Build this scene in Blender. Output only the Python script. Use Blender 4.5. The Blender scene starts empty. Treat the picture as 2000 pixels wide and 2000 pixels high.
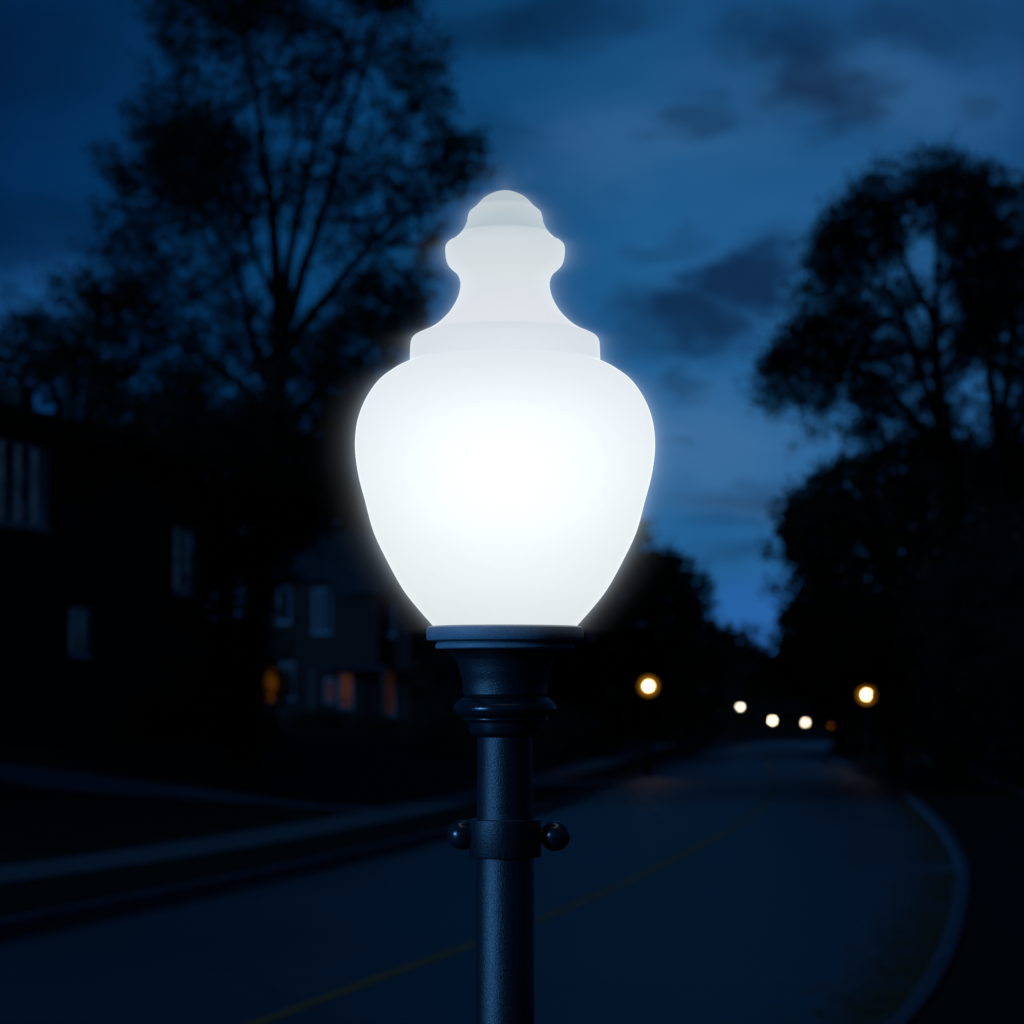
import bpy, math, random
from mathutils import Vector, noise as mnoise

scene = bpy.context.scene
COL = scene.collection
R = math.radians
F = 6000.0                       # focal length in photo pixels (2000 px wide)
CAMZ = 1.9
HORIZON = 1350.0
PITCH = math.atan((HORIZON - 1000.0) / F)
CP, SP = math.cos(PITCH), math.sin(PITCH)

# ---------------------------------------------------------------- ground profile
GP = [(-80, 1.06), (0, 0.0), (40, -.533), (80, -1.03), (110, -1.21), (150, -1.27), (200, -1.2), (250, -2.6),
      (330, -4.3), (350, -4.8), (420, -6.4), (600, -9.0), (1000, -14.0), (4000, -14.0)]
def gz_raw(y):
    if y <= GP[0][0]: return GP[0][1]
    for (a, za), (b, zb) in zip(GP, GP[1:]):
        if y <= b: return za + (zb - za) * (y - a) / (b - a)
    return GP[-1][1]
def gz(y):
    w = 6.0 if y < 170 else 14.0
    return sum(gz_raw(y + k * w / 3) for k in range(-3, 4)) / 7.0

def ray(px, py):
    u = (px - 1000.0) / F; v = (1000.0 - py) / F
    return Vector((u, CP - v * SP, SP + v * CP))
def at(px, py, Y):
    """world point on the plane y = Y that shows at this place of the photo"""
    r = ray(px, py); t = Y / r.y
    return Vector((r.x * t, Y, CAMZ + r.z * t))
def ground_at(px, py):
    r = ray(px, py); lo, hi = 5.0, 200.0
    for _ in range(50):
        m = (lo + hi) / 2
        if CAMZ + r.z / r.y * m > gz(m): lo = m
        else: hi = m
    return (r.x / r.y * lo, lo)

# ---------------------------------------------------------------- helpers
def tag(o, label=None, cat=None, group=None, kind=None):
    if label: o['label'] = label
    if cat: o['category'] = cat
    if group: o['group'] = group
    if kind: o['kind'] = kind
    return o
def empty(name, loc, rz=0.0):
    o = bpy.data.objects.new(name, None); COL.objects.link(o)
    o.location = loc; o.rotation_euler = (0, 0, rz); o.empty_display_size = .2
    return o
class MB:
    def __init__(s): s.v = []; s.f = []
    def quad(s, a, b, c, d):
        n = len(s.v); s.v += [tuple(a), tuple(b), tuple(c), tuple(d)]; s.f.append((n, n+1, n+2, n+3))
    def box(s, x0, x1, y0, y1, z0, z1):
        n = len(s.v)
        s.v += [(x0,y0,z0),(x1,y0,z0),(x1,y1,z0),(x0,y1,z0),(x0,y0,z1),(x1,y0,z1),(x1,y1,z1),(x0,y1,z1)]
        for q in ((0,3,2,1),(4,5,6,7),(0,1,5,4),(1,2,6,5),(2,3,7,6),(3,0,4,7)): s.f.append(tuple(n+i for i in q))
    def tube(s, pts, rad, seg=7, cap=True):
        pts = [Vector(p) for p in pts]; rings = []
        up = Vector((0.31, 0.2, 0.93)).normalized()
        for i, p in enumerate(pts):
            a = pts[max(0, i-1)]; b = pts[min(len(pts)-1, i+1)]
            t = (b - a)
            if t.length < 1e-6: t = Vector((0,0,1))
            t.normalize()
            x = t.cross(Vector((0,1,0)) if abs(t.y) < .9 else Vector((1,0,0))).normalized(); y = t.cross(x)
            n = len(s.v); rings.append(n)
            for k in range(seg):
                an = 2*math.pi*k/seg
                s.v.append(tuple(p + (x*math.cos(an) + y*math.sin(an)) * rad[i]))
        for a, b in zip(rings, rings[1:]):
            for k in range(seg):
                k2 = (k+1) % seg; s.f.append((a+k, a+k2, b+k2, b+k))
        if cap:
            s.f.append(tuple(rings[-1]+k for k in range(seg))); s.f.append(tuple(rings[0]+k for k in reversed(range(seg))))
    def lathe(s, prof, seg=96, c=(0,0,0), closed=False):
        """prof = list of (r, z)"""
        rings = []
        for r, z in prof:
            n = len(s.v); rings.append((n, r))
            if r < 1e-5: s.v.append((c[0], c[1], c[2]+z))
            else:
                for k in range(seg):
                    an = 2*math.pi*k/seg; s.v.append((c[0]+r*math.cos(an), c[1]+r*math.sin(an), c[2]+z))
        pairs = list(zip(rings, rings[1:]))
        if closed: pairs.append((rings[-1], rings[0]))
        for (a, ra), (b, rb) in pairs:
            for k in range(seg):
                k2 = (k+1) % seg
                if ra < 1e-5 and rb < 1e-5: continue
                if ra < 1e-5: s.f.append((a, b+k2, b+k))
                elif rb < 1e-5: s.f.append((a+k, a+k2, b))
                else: s.f.append((a+k, a+k2, b+k2, b+k))
    def build(s, name, mat, parent=None, smooth=False, sharp=None):
        me = bpy.data.meshes.new(name); me.from_pydata(s.v, [], s.f); me.update()
        if mat: me.materials.append(mat)
        o = bpy.data.objects.new(name, me); COL.objects.link(o)
        if parent: o.parent = parent
        if smooth:
            me.polygons.foreach_set('use_smooth', [True]*len(me.polygons))
            if sharp: me.set_sharp_from_angle(angle=R(sharp))
        return o

# ---------------------------------------------------------------- materials
def nmat(name):
    m = bpy.data.materials.new(name); m.use_nodes = True
    nt = m.node_tree; b = nt.nodes['Principled BSDF']
    return m, nt, b
def surf(name, c1, c2, scale=4.0, rough=.8, bump=0.0, bscale=None, detail=6, spec=.5, rvar=0.0, metal=0.0, dist=.02):
    m, nt, b = nmat(name); N = nt.nodes.new; L = nt.links.new
    tc = N('ShaderNodeTexCoord'); n = N('ShaderNodeTexNoise'); n.inputs['Scale'].default_value = scale; n.inputs['Detail'].default_value = detail
    L(tc.outputs['Object'], n.inputs['Vector'])
    r = N('ShaderNodeValToRGB'); r.color_ramp.elements[0].position = .3; r.color_ramp.elements[1].position = .7
    r.color_ramp.elements[0].color = (*c1, 1); r.color_ramp.elements[1].color = (*c2, 1)
    L(n.outputs['Fac'], r.inputs['Fac']); L(r.outputs['Color'], b.inputs['Base Color'])
    b.inputs['Roughness'].default_value = rough; b.inputs['Metallic'].default_value = metal
    b.inputs['Specular IOR Level'].default_value = spec
    if rvar:
        mr = N('ShaderNodeMapRange'); mr.inputs['To Min'].default_value = rough-rvar; mr.inputs['To Max'].default_value = rough+rvar
        L(n.outputs['Fac'], mr.inputs['Value']); L(mr.outputs['Result'], b.inputs['Roughness'])
    if bump:
        n2 = N('ShaderNodeTexNoise'); n2.inputs['Scale'].default_value = bscale or scale*8; n2.inputs['Detail'].default_value = 3
        L(tc.outputs['Object'], n2.inputs['Vector'])
        bp = N('ShaderNodeBump'); bp.inputs['Strength'].default_value = bump; bp.inputs['Distance'].default_value = dist
        L(n2.outputs['Fac'], bp.inputs['Height']); L(bp.outputs['Normal'], b.inputs['Normal'])
    return m
M = {}
M['paint'] = surf('black_textured_paint', (.002,.003,.005), (.019,.027,.038), 420, .40, .8, 520, spec=1.0, rvar=.08, dist=.0010)
M['paint_s'] = surf('black_smooth_paint', (.010,.014,.020), (.018,.024,.032), 260, .22, .15, 700, spec=.9, rvar=.06, dist=.001)
M['collar'] = surf('lit_collar_paint', (.19,.225,.27), (.33,.38,.44), 420, .5, .3, 700, spec=.5, rvar=.05, dist=.0014)  # black paint lightened to stand in for the globe's light on the collar
M['asphalt'] = None
M['lawn'] = surf('grass_lawn', (.006,.010,.004), (.013,.019,.007), .9, .95, .8, 25, spec=.1, dist=.05)
M['soil'] = surf('ground_earth', (.02,.022,.014), (.03,.032,.02), .3, .95, .3, 9, spec=.1)
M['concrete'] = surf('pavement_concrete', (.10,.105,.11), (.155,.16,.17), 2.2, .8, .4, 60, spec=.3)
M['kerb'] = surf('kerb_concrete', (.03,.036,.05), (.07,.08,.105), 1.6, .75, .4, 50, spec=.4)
M['bark'] = surf('dark_bark', (.006,.005,.004), (.014,.012,.010), 5, .95, .8, 18, spec=.1, dist=.05)
M['leaf'] = surf('night_foliage', (.006,.009,.005), (.018,.023,.011), 1.1, .85, spec=.15)
M['leaf2'] = surf('olive_foliage', (.009,.009,.004), (.022,.020,.010), .9, .85, spec=.15)
M['litter'] = surf('fallen_leaves', (.09,.035,.008), (.30,.12,.025), 9, .9, spec=.1)
M['line'] = surf('worn_yellow_line', (.40,.11,.006), (.80,.25,.014), 3.5, .75, spec=.3)
M['roof'] = surf('slate_roof', (.016,.018,.022), (.035,.040,.05), 3, .75, .5, 14, spec=.3)
M['white'] = surf('white_window_paint', (.22,.25,.29), (.32,.35,.40), 3, .5)
M['curtain'] = surf('pale_curtain', (.18,.21,.25), (.34,.38,.43), 5, .9)
M['door'] = surf('dark_door_paint', (.02,.015,.012), (.035,.025,.02), 3, .5)
M['far_post'] = surf('far_black_paint', (.006,.007,.009), (.012,.014,.017), 5, .8, spec=.1)
M['brass'] = surf('brass_metal', (.3,.2,.08), (.45,.3,.12), 8, .35, metal=.9)

def asphalt():
    m, nt, b = nmat('asphalt_road'); N = nt.nodes.new; L = nt.links.new
    g = N('ShaderNodeNewGeometry')
    n = N('ShaderNodeTexNoise'); n.inputs['Scale'].default_value = .16; n.inputs['Detail'].default_value = 4
    mp = N('ShaderNodeMapping'); mp.inputs['Scale'].default_value = (1, .35, 1)
    L(g.outputs['Position'], mp.inputs['Vector']); L(mp.outputs['Vector'], n.inputs['Vector'])
    n2 = N('ShaderNodeTexNoise'); n2.inputs['Scale'].default_value = 14; n2.inputs['Detail'].default_value = 5
    L(g.outputs['Position'], n2.inputs['Vector'])
    v = N('ShaderNodeTexVoronoi'); v.feature = 'DISTANCE_TO_EDGE'; v.inputs['Scale'].default_value = .22
    n3 = N('ShaderNodeTexNoise'); n3.inputs['Scale'].default_value = .8
    mx = N('ShaderNodeMix'); mx.data_type = 'VECTOR'; mx.inputs[0].default_value = .25
    L(g.outputs['Position'], n3.inputs['Vector']); L(g.outputs['Position'], mx.inputs[4]); L(n3.outputs['Color'], mx.inputs[5]); L(mx.outputs[1], v.inputs['Vector'])
    cr = N('ShaderNodeValToRGB'); cr.color_ramp.elements[0].position = 0; cr.color_ramp.elements[0].color = (.4,.4,.4,1)
    cr.color_ramp.elements[1].position = .012; cr.color_ramp.elements[1].color = (1,1,1,1)
    L(v.outputs['Distance'], cr.inputs['Fac'])
    r = N('ShaderNodeValToRGB'); r.color_ramp.elements[0].position = .32; r.color_ramp.elements[1].position = .68
    r.color_ramp.elements[0].color = (.007,.010,.017,1); r.color_ramp.elements[1].color = (.046,.062,.082,1)
    L(n.outputs['Fac'], r.inputs['Fac'])
    m1 = N('ShaderNodeMix'); m1.data_type = 'RGBA'; m1.blend_type = 'MULTIPLY'; m1.inputs[0].default_value = 1
    L(r.outputs['Color'], m1.inputs[6]); L(cr.outputs['Color'], m1.inputs[7])
    r2 = N('ShaderNodeMapRange'); r2.inputs['To Min'].default_value = .6; r2.inputs['To Max'].default_value = 1.4
    L(n2.outputs['Fac'], r2.inputs['Value'])
    m2 = N('ShaderNodeMix'); m2.data_type = 'RGBA'; m2.blend_type = 'MULTIPLY'; m2.inputs[0].default_value = 1
    L(m1.outputs[2], m2.inputs[6]); L(r2.outputs['Result'], m2.inputs[7])
    L(m2.outputs[2], b.inputs['Base Color'])
    rr = N('ShaderNodeMapRange'); rr.inputs['To Min'].default_value = .44; rr.inputs['To Max'].default_value = .66
    L(n.outputs['Fac'], rr.inputs['Value']); L(rr.outputs['Result'], b.inputs['Roughness'])
    b.inputs['Specular IOR Level'].default_value = .85
    bp = N('ShaderNodeBump'); bp.inputs['Strength'].default_value = .5; bp.inputs['Distance'].default_value = .01
    n4 = N('ShaderNodeTexNoise'); n4.inputs['Scale'].default_value = 90; L(g.outputs['Position'], n4.inputs['Vector'])
    L(n4.outputs['Fac'], bp.inputs['Height']); L(bp.outputs['Normal'], b.inputs['Normal'])
    return m
M['asphalt'] = asphalt()

def brick():
    m, nt, b = nmat('dark_brick'); N = nt.nodes.new; L = nt.links.new
    tc = N('ShaderNodeTexCoord'); mp = N('ShaderNodeMapping'); mp.inputs['Rotation'].default_value = (R(90), 0, 0)
    br = N('ShaderNodeTexBrick'); br.inputs['Scale'].default_value = 4.5
    br.inputs['Color1'].default_value = (.060,.030,.024,1); br.inputs['Color2'].default_value = (.036,.021,.019,1); br.inputs['Mortar'].default_value = (.035,.032,.030,1)
    L(tc.outputs['Object'], mp.inputs['Vector']); L(mp.outputs['Vector'], br.inputs['Vector']); L(br.outputs['Color'], b.inputs['Base Color'])
    b.inputs['Roughness'].default_value = .9; b.inputs['Specular IOR Level'].default_value = .2
    return m
M['brick'] = brick()
def glass():
    m, nt, b = nmat('window_glass')
    b.inputs['Base Color'].default_value = (.01,.012,.016,1); b.inputs['Roughness'].default_value = .08
    return m
M['glass'] = glass()
def emit(name, col, strength, nscale=None, lo=.5):
    m, nt, b = nmat(name); N = nt.nodes.new; L = nt.links.new
    b.inputs['Base Color'].default_value = (.02,.01,.005,1); b.inputs['Roughness'].default_value = .9; b.inputs['Specular IOR Level'].default_value = .1
    b.inputs['Emission Color'].default_value = (*col, 1); b.inputs['Emission Strength'].default_value = strength
    if nscale:
        tc = N('ShaderNodeTexCoord'); n = N('ShaderNodeTexNoise'); n.inputs['Scale'].default_value = nscale
        mr = N('ShaderNodeMapRange'); mr.inputs['From Min'].default_value = .35; mr.inputs['From Max'].default_value = .65
        mr.inputs['To Min'].default_value = strength*lo; mr.inputs['To Max'].default_value = strength
        L(tc.outputs['Object'], n.inputs['Vector']); L(n.outputs['Fac'], mr.inputs['Value']); L(mr.outputs['Result'], b.inputs['Emission Strength'])
    return m
M['amber_window'] = emit('amber_lit_pane', (1,.26,.01), .075, 1.2, .3)
M['amber_dim'] = emit('dim_amber_pane', (1,.22,.02), .03, 1.2, .3)
M['porch_glow'] = emit('porch_lamp_glass', (1,.32,.01), .11, 1.0, .5)

# ---------------------------------------------------------------- ground, road, kerbs
def interp(pts):
    pts = sorted(pts, key=lambda p: p[0])
    def f(y):
        if y <= pts[0][0]:
            (a, xa), (b, xb) = pts[0], pts[1]
        elif y >= pts[-1][0]:
            (a, xa), (b, xb) = pts[-2], pts[-1]
        else:
            for (a, xa), (b, xb) in zip(pts, pts[1:]):
                if a <= y <= b: break
        return xa + (xb-xa)*(y-a)/(b-a)
    def g(y):
        w = 1.5 + max(0.0, y)*.05
        return sum(f(y + k*w/3) for k in range(-3, 4))/7
    return g
def curve_from_px(pxs, extra):
    pts = [(lambda g: (g[1], g[0]))(ground_at(*p)) for p in pxs] + extra
    return interp(pts)
XL = curve_from_px([(0,1830),(246,1776),(492,1727),(738,1668),(875,1636),(1078,1580),(1207,1528),(1290,1505)],
                   [(-60,-20.0),(0,-9.6),(10,-7.9),(20,-6.3),(150,8.4),(165,10.6),(185,14.0),(200,17.2),(260,34),(330,62),(430,120)])
XR = curve_from_px([(1766,1999),(1828,1895),(1859,1797),(1872,1719),(1862,1678),(1828,1616),(1776,1564),(1735,1530)],
                   [(-60,-15.0),(-10,-4.4),(0,-2.3),(6,-.85),(12,.75),(135,14.2),(150,15.4),(170,17.3),(200,22.0),(260,41),(330,70),(430,128)])
XC = curve_from_px([(511,1999),(738,1910),(929,1842),(1052,1800),(1207,1730),(1362,1657),(1466,1595),(1518,1540)],
                   [(-60,-17.0),(0,-5.8),(10,-3.7),(140,11.6),(170,14.3),(200,19.6),(260,37),(330,66),(430,124)])
YS = [-60+2*i for i in range(131)] + [203+4*i for i in range(57)]
KH = .13
def strip(name, fa, fb, z, mat, ys=YS, extra_cols=0):
    m = MB(); n = extra_cols+2
    for y in ys:
        a, b = fa(y), fb(y)
        for k in range(n): m.v.append((a+(b-a)*k/(n-1), y, gz(y)+z))
    for i in range(len(ys)-1):
        for k in range(n-1):
            j = i*n+k; m.f.append((j, j+1, j+1+n, j+n))
    return m.build(name, mat)
gb = MB()
ysg = [-200,-120,-80] + YS + [450,500,560,640,760,900,1000,1500,2500,4000]
for y in ysg:
    for x in (-3000,-600,-100,-20,20,100,600,3000): gb.v.append((x, y, gz(y)-.05))
for i in range(len(ysg)-1):
    for k in range(7): j = i*8+k; gb.f.append((j, j+1, j+9, j+8))
tag(gb.build('ground', M['soil']), 'dark open ground beyond the lawns', kind='structure')
tag(strip('road', XL, XR, 0, M['asphalt'], extra_cols=6), 'dark asphalt road curving away under blue dusk light', kind='structure')
tag(strip('road_line', lambda y: XC(y)-.055, lambda y: XC(y)+.055, .004, M['line']), 'worn yellow centre line on the road', kind='structure')
def kerb(name, f, s):
    m = MB(); w = .15*s
    prof = [(0, -.02), (.012*s, KH-.02), (.035*s, KH), (w, KH+.004), (w, -.02)]
    n = len(prof)
    for y in YS:
        for dx, dz in prof: m.v.append((f(y)+dx, y, gz(y)+dz))
    for i in range(len(YS)-1):
        for k in range(n-1): j = i*n+k; m.f.append((j, j+1, j+1+n, j+n))
    o = m.build(name, M['kerb']); return o
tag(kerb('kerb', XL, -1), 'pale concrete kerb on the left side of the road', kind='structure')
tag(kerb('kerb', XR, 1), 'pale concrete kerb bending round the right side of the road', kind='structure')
XS = curve_from_px([(0,1728),(246,1694),(492,1653),(738,1606),(929,1562)],
                   [(-60,-25),(0,-13.2),(20,-9.7),(120,2.7),(135,4.3),(165,7.6),(200,13.5),(260,30),(330,57)])
def rise(x, y):
    t = XS(y) - .95 - x
    if t <= 0: return 0.0
    h = .03*t*t
    return h if h < .9 else .9 + .7*(1-math.exp(-(h-.9)/.7))
def surfz(x, y): return gz(y) + KH - .01 + rise(x, y)
m = MB(); cols = [-260,-120,-60,-30,-20,-16,-13,-11,-9.5,-8,-7,-6,-5,-4,-3,-2,-1,0]
for y in YS:
    edge = XS(y)-.95
    row = [edge+c for c in cols]+[XL(y)-.15]
    for x in row: m.v.append((x, y, surfz(x, y)))
nc = len(cols)+1
for i in range(len(YS)-1):
    for k in range(nc-1): j = i*nc+k; m.f.append((j, j+1, j+1+nc, j+nc))
tag(m.build('lawn', M['lawn'], None, True), 'dark lawn rising to the houses on the left of the road', kind='structure')
tag(strip('lawn', lambda y: XR(y)+.15, lambda y: 150+XR(y)*.3, KH-.01, M['lawn'], extra_cols=2), 'dark lawn on the right of the road', kind='structure')
ysw = [y for y in YS if y <= 210]
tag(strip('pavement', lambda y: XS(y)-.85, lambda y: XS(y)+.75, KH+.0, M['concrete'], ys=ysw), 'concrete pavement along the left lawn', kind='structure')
XS2 = interp([(-60,2),(0,8.5),(40,11.2),(60,12.7),(92,15.2),(118,17.3),(135,18.4),(165,20.8),(200,26)])
tag(strip('pavement', lambda y: XS2(y)-.6, lambda y: XS2(y)+.7, KH+.0, M['concrete'], ys=ysw), 'concrete pavement beyond the right verge', kind='structure')
def path(name, pts, w0, w1, z, label):
    m = MB(); n = 24; P = []
    for i in range(n+1):
        t = i/n*(len(pts)-1); k = min(int(t), len(pts)-2); u = t-k
        P.append((pts[k][0]*(1-u)+pts[k+1][0]*u, pts[k][1]*(1-u)+pts[k+1][1]*u))
    for i, p in enumerate(P):
        a = P[max(0,i-1)]; b = P[min(n,i+1)]; dx, dy = b[0]-a[0], b[1]-a[1]; l = math.hypot(dx,dy); w = (w0+(w1-w0)*i/n)/2
        for s in (1,-1):
            x, y = p[0]-dy/l*w*s, p[1]+dx/l*w*s; m.v.append((x, y, gz(y)+z+rise(x, y)))
    for i in range(n): m.f.append((2*i, 2*i+1, 2*i+3, 2*i+2))
    return tag(m.build(name, M['concrete']), label, kind='structure')
def lawn_at(px, py):
    r = ray(px, py); lo, hi = 30.0, 140.0
    while lo < hi and CAMZ + r.z/r.y*lo > surfz(r.x/r.y*lo, lo): lo += .1
    return (r.x/r.y*lo, lo)
g0 = lawn_at(0,1516); g1 = lawn_at(246,1540); g2 = lawn_at(492,1562); g3 = lawn_at(780,1584)
path('path', [(g0[0]-9,g0[1]-3), g0, g1, g2, g3], 1.9, 2.2, KH+.03, 'narrow garden path crossing the left lawn to the pavement')
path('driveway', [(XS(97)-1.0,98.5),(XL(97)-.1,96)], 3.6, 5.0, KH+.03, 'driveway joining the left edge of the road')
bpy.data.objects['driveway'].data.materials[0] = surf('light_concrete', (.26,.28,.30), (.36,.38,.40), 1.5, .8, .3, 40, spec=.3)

# ---------------------------------------------------------------- foreground lamp
LY = 4.61
LX = at(986.4, 1000, LY).x
def lz(py): return at(986, py, LY).z
S = LY/F*1.0
base_z = gz(LY)+KH-.01
def resample(seg, n=5):
    """smooth a run of profile points with a Catmull-Rom curve"""
    if len(seg) < 3: return list(seg)
    out = []
    P = [seg[0]] + list(seg) + [seg[-1]]
    for i in range(1, len(P)-2):
        for k in range(n):
            t = k/n; p0,p1,p2,p3 = P[i-1],P[i],P[i+1],P[i+2]
            out.append(tuple(.5*((2*p1[c])+(-p0[c]+p2[c])*t+(2*p0[c]-5*p1[c]+4*p2[c]-p3[c])*t*t+(-p0[c]+3*p1[c]-3*p2[c]+p3[c])*t**3) for c in (0,1)))
    out.append(seg[-1]); return out
lamp = empty('street_lamp', (LX, LY, base_z))
tag(lamp, 'large glowing white acorn globe lamp on a black post in the foreground', 'street lamp')
def L2(pts): return [(r*S, lz(y)-base_z) for r, y in pts]
gA = [(c/2.76, 340+y/2.76) for c, y in [(0,90),(25,91.5),(50,97),(95,117),(125,139),(150,166),(160,176)]]
gB = [(c/2.76, 340+y/2.76) for c, y in [(160,176),(180,192),(195,207),(203,235),(208,262),(228,302),(266,343),(300,362)]]
gC = [(c/2.76, 340+y/2.76) for c, y in [(300,362),(317,378),(324,400),(321,450),(309,488),(288,512),(262,535),(246,566),(242,600),(251,650),(274,702),(308,752),(366,808),(418,840)]]
gD = [(c/2.76, 340+y/2.76) for c, y in [(418,840),(470,862),(498,880),(510,905),(513,940),(515,1008)]]
gE = [(c/2.76, 340+y/2.76) for c, y in [(515,1010),(560,1030),(606,1056),(678,1110),(734,1182),(774,1260),(800,1345),(810,1440),(806,1530),(788,1640),(756,1760),(708,1932)]] + [(229,1098),(200,1150),(174,1184),(146,1216),(140,1223)]
prof = []
for sg in (gA, gB, gC, gD, gE):
    r = resample(sg, 6); prof += r if not prof else r[1:]
prof = L2(prof)
globe_prof = prof
def globe_mat():
    m = bpy.data.materials.new('glowing_opal_glass'); m.use_nodes = True; nt = m.node_tree; nt.nodes.clear()
    N = nt.nodes.new; L = nt.links.new
    out = N('ShaderNodeOutputMaterial'); tc = N('ShaderNodeTexCoord'); sx = N('ShaderNodeSeparateXYZ'); L(tc.outputs['Object'], sx.inputs[0])
    zt, zb = lz(372)-base_z, lz(1223)-base_z
    mr = N('ShaderNodeMapRange'); mr.inputs['From Min'].default_value = zb; mr.inputs['From Max'].default_value = zt; L(sx.outputs['Z'], mr.inputs['Value'])
    cr = N('ShaderNodeValToRGB'); e = cr.color_ramp.elements
    def q(py): return (lz(py)-base_z-zb)/(zt-zb)
    stops = [(0.0,(.78,.83,.85)),(q(1150),(.82,.875,.895)),(q(950),(.84,.905,.935)),(q(800),(.82,.88,.93)),(q(712),(.79,.85,.90)),(q(705.5),(.78,.84,.90)),(q(703),(.725,.775,.83)),
             (q(648),(.71,.76,.815)),(q(643),(.765,.81,.86)),(q(540),(.725,.775,.81)),(q(478),(.66,.725,.765)),(q(472),(.64,.705,.75)),(q(436),(.575,.655,.70)),(q(470-6),(.63,.70,.74)),
             (q(455),(.60,.68,.73)),(q(452),(.49,.57,.63)),(q(403),(.56,.63,.67)),(q(401),(.48,.55,.60)),(1.0,(.45,.52,.57))]
    stops = sorted([s for s in stops if s[0] not in (q(436),)], key=lambda s: s[0])
    e[0].position = stops[0][0]; e[0].color = (*stops[0][1],1); e[1].position = stops[-1][0]; e[1].color = (*stops[-1][1],1)
    for p, c in stops[1:-1]:
        x = e.new(p); x.color = (*c,1)
    L(mr.outputs['Result'], cr.inputs['Fac'])
    # brightest where the lamp inside sits: round in height, strongest through the glass face-on
    lw = N('ShaderNodeLayerWeight'); lw.inputs['Blend'].default_value = .5
    d = N('ShaderNodeMath'); d.operation = 'SUBTRACT'; d.inputs[1].default_value = lz(945)-base_z; L(sx.outputs['Z'], d.inputs[0])
    d2 = N('ShaderNodeMath'); d2.operation = 'DIVIDE'; d2.inputs[1].default_value = .17; L(d.outputs[0], d2.inputs[0])
    d3 = N('ShaderNodeMath'); d3.operation = 'POWER'; d3.inputs[1].default_value = 2; 
    ab = N('ShaderNodeMath'); ab.operation = 'ABSOLUTE'; L(d2.outputs[0], ab.inputs[0]); L(ab.outputs[0], d3.inputs[0])
    f2 = N('ShaderNodeMath'); f2.operation = 'MULTIPLY'; f2.inputs[1].default_value = 2.6; L(lw.outputs['Facing'], f2.inputs[0])
    sm = N('ShaderNodeMath'); sm.operation = 'ADD'; L(d3.outputs[0], sm.inputs[0]); L(f2.outputs[0], sm.inputs[1])
    ex = N('ShaderNodeMath'); ex.operation = 'MULTIPLY'; ex.inputs[1].default_value = -1; L(sm.outputs[0], ex.inputs[0])
    ee = N('ShaderNodeMath'); ee.operation = 'EXPONENT'; L(ex.outputs[0], ee.inputs[0])
    hs = N('ShaderNodeMath'); hs.operation = 'MULTIPLY_ADD'; hs.inputs[1].default_value = .27; hs.inputs[2].default_value = .95; L(ee.outputs[0], hs.inputs[0])
    n = N('ShaderNodeTexNoise'); n.inputs['Scale'].default_value = 120; n.inputs['Detail'].default_value = 4; L(tc.outputs['Object'], n.inputs['Vector'])
    nr = N('ShaderNodeMapRange'); nr.inputs['To Min'].default_value = .985; nr.inputs['To Max'].default_value = 1.015; L(n.outputs['Fac'], nr.inputs['Value'])
    st = N('ShaderNodeMath'); st.operation = 'MULTIPLY'; L(hs.outputs[0], st.inputs[0]); L(nr.outputs['Result'], st.inputs[1])
    # thick glass edge catches more light
    rim = N('ShaderNodeMapRange'); rim.inputs['From Min'].default_value = .88; rim.inputs['From Max'].default_value = .96; rim.inputs['To Min'].default_value = 1.0; rim.inputs['To Max'].default_value = 1.28; rim.clamp = True
    L(lw.outputs['Facing'], rim.inputs['Value'])
    st2 = N('ShaderNodeMath'); st2.operation = 'MULTIPLY'; L(st.outputs[0], st2.inputs[0]); L(rim.outputs['Result'], st2.inputs[1])
    em = N('ShaderNodeEmission'); L(cr.outputs['Color'], em.inputs['Color']); L(st2.outputs[0], em.inputs['Strength'])
    L(em.outputs[0], out.inputs['Surface'])
    return m
gm = MB(); gm.lathe(list(reversed(prof)), 160); go = gm.build('globe', globe_mat(), lamp, True, 40)
def part(name, pts, mat, seg=128, sharp=35):
    m = MB(); m.lathe(list(reversed(L2(pts))), seg); return m.build(name, mat, lamp, True, sharp)
part('collar', [(0,1222.5),(138,1222.5),(148,1223.3),(152,1226),(153.7,1231),(153.7,1246),(151.5,1250.5),(147,1252.3),(134,1252.8),(132.5,1256),(135.5,1259),(136,1265.5),(134,1267.5),(118,1268.5),(0,1268.5)], M['collar'])
neck = resample([(118,1268.5),(99,1283),(92,1298),(88,1314),(84,1330),(82.6,1346),(82.4,1356)], 5)
part('neck', [(0,1268)]+neck+[(80,1358),(79,1361),(0,1361)], M['paint'])
tor = resample([(84,1362.5),(89,1367),(97,1375),(100.6,1384),(98,1392),(91,1397),(83,1399)], 5)
part('ring_moulding', [(0,1361.2)]+tor+[(80,1401),(84,1403.5),(84,1405.5),(78,1408),(73,1412),(72,1418),(71.5,1425),(68,1432),(58,1437),(54,1440),(0,1440)], M['paint_s'])
# post: upper part, then a slightly thicker lower part running into a cast base
post_pts = [(0,1440),(53.5,1440.3),(54.2,1500),(55,1600),(55,1664),(56.8,1668),(57.2,2060)]
pp = L2(post_pts)
zb = pp[-1][1]
pp += [(57.4*S, .52), (.052,.50),(.060,.485),(.060,.46),(.050,.445),(.058,.40),(.075,.30),(.086,.24),(.098,.225),(.098,.20),(.10,.05),(.125,.045),(.13,.02),(.13,-.01),(0,-.01)]
m = MB(); m.lathe(list(reversed(pp)), 128); m.build('post', M['paint'], lamp, True, 35)
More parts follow.
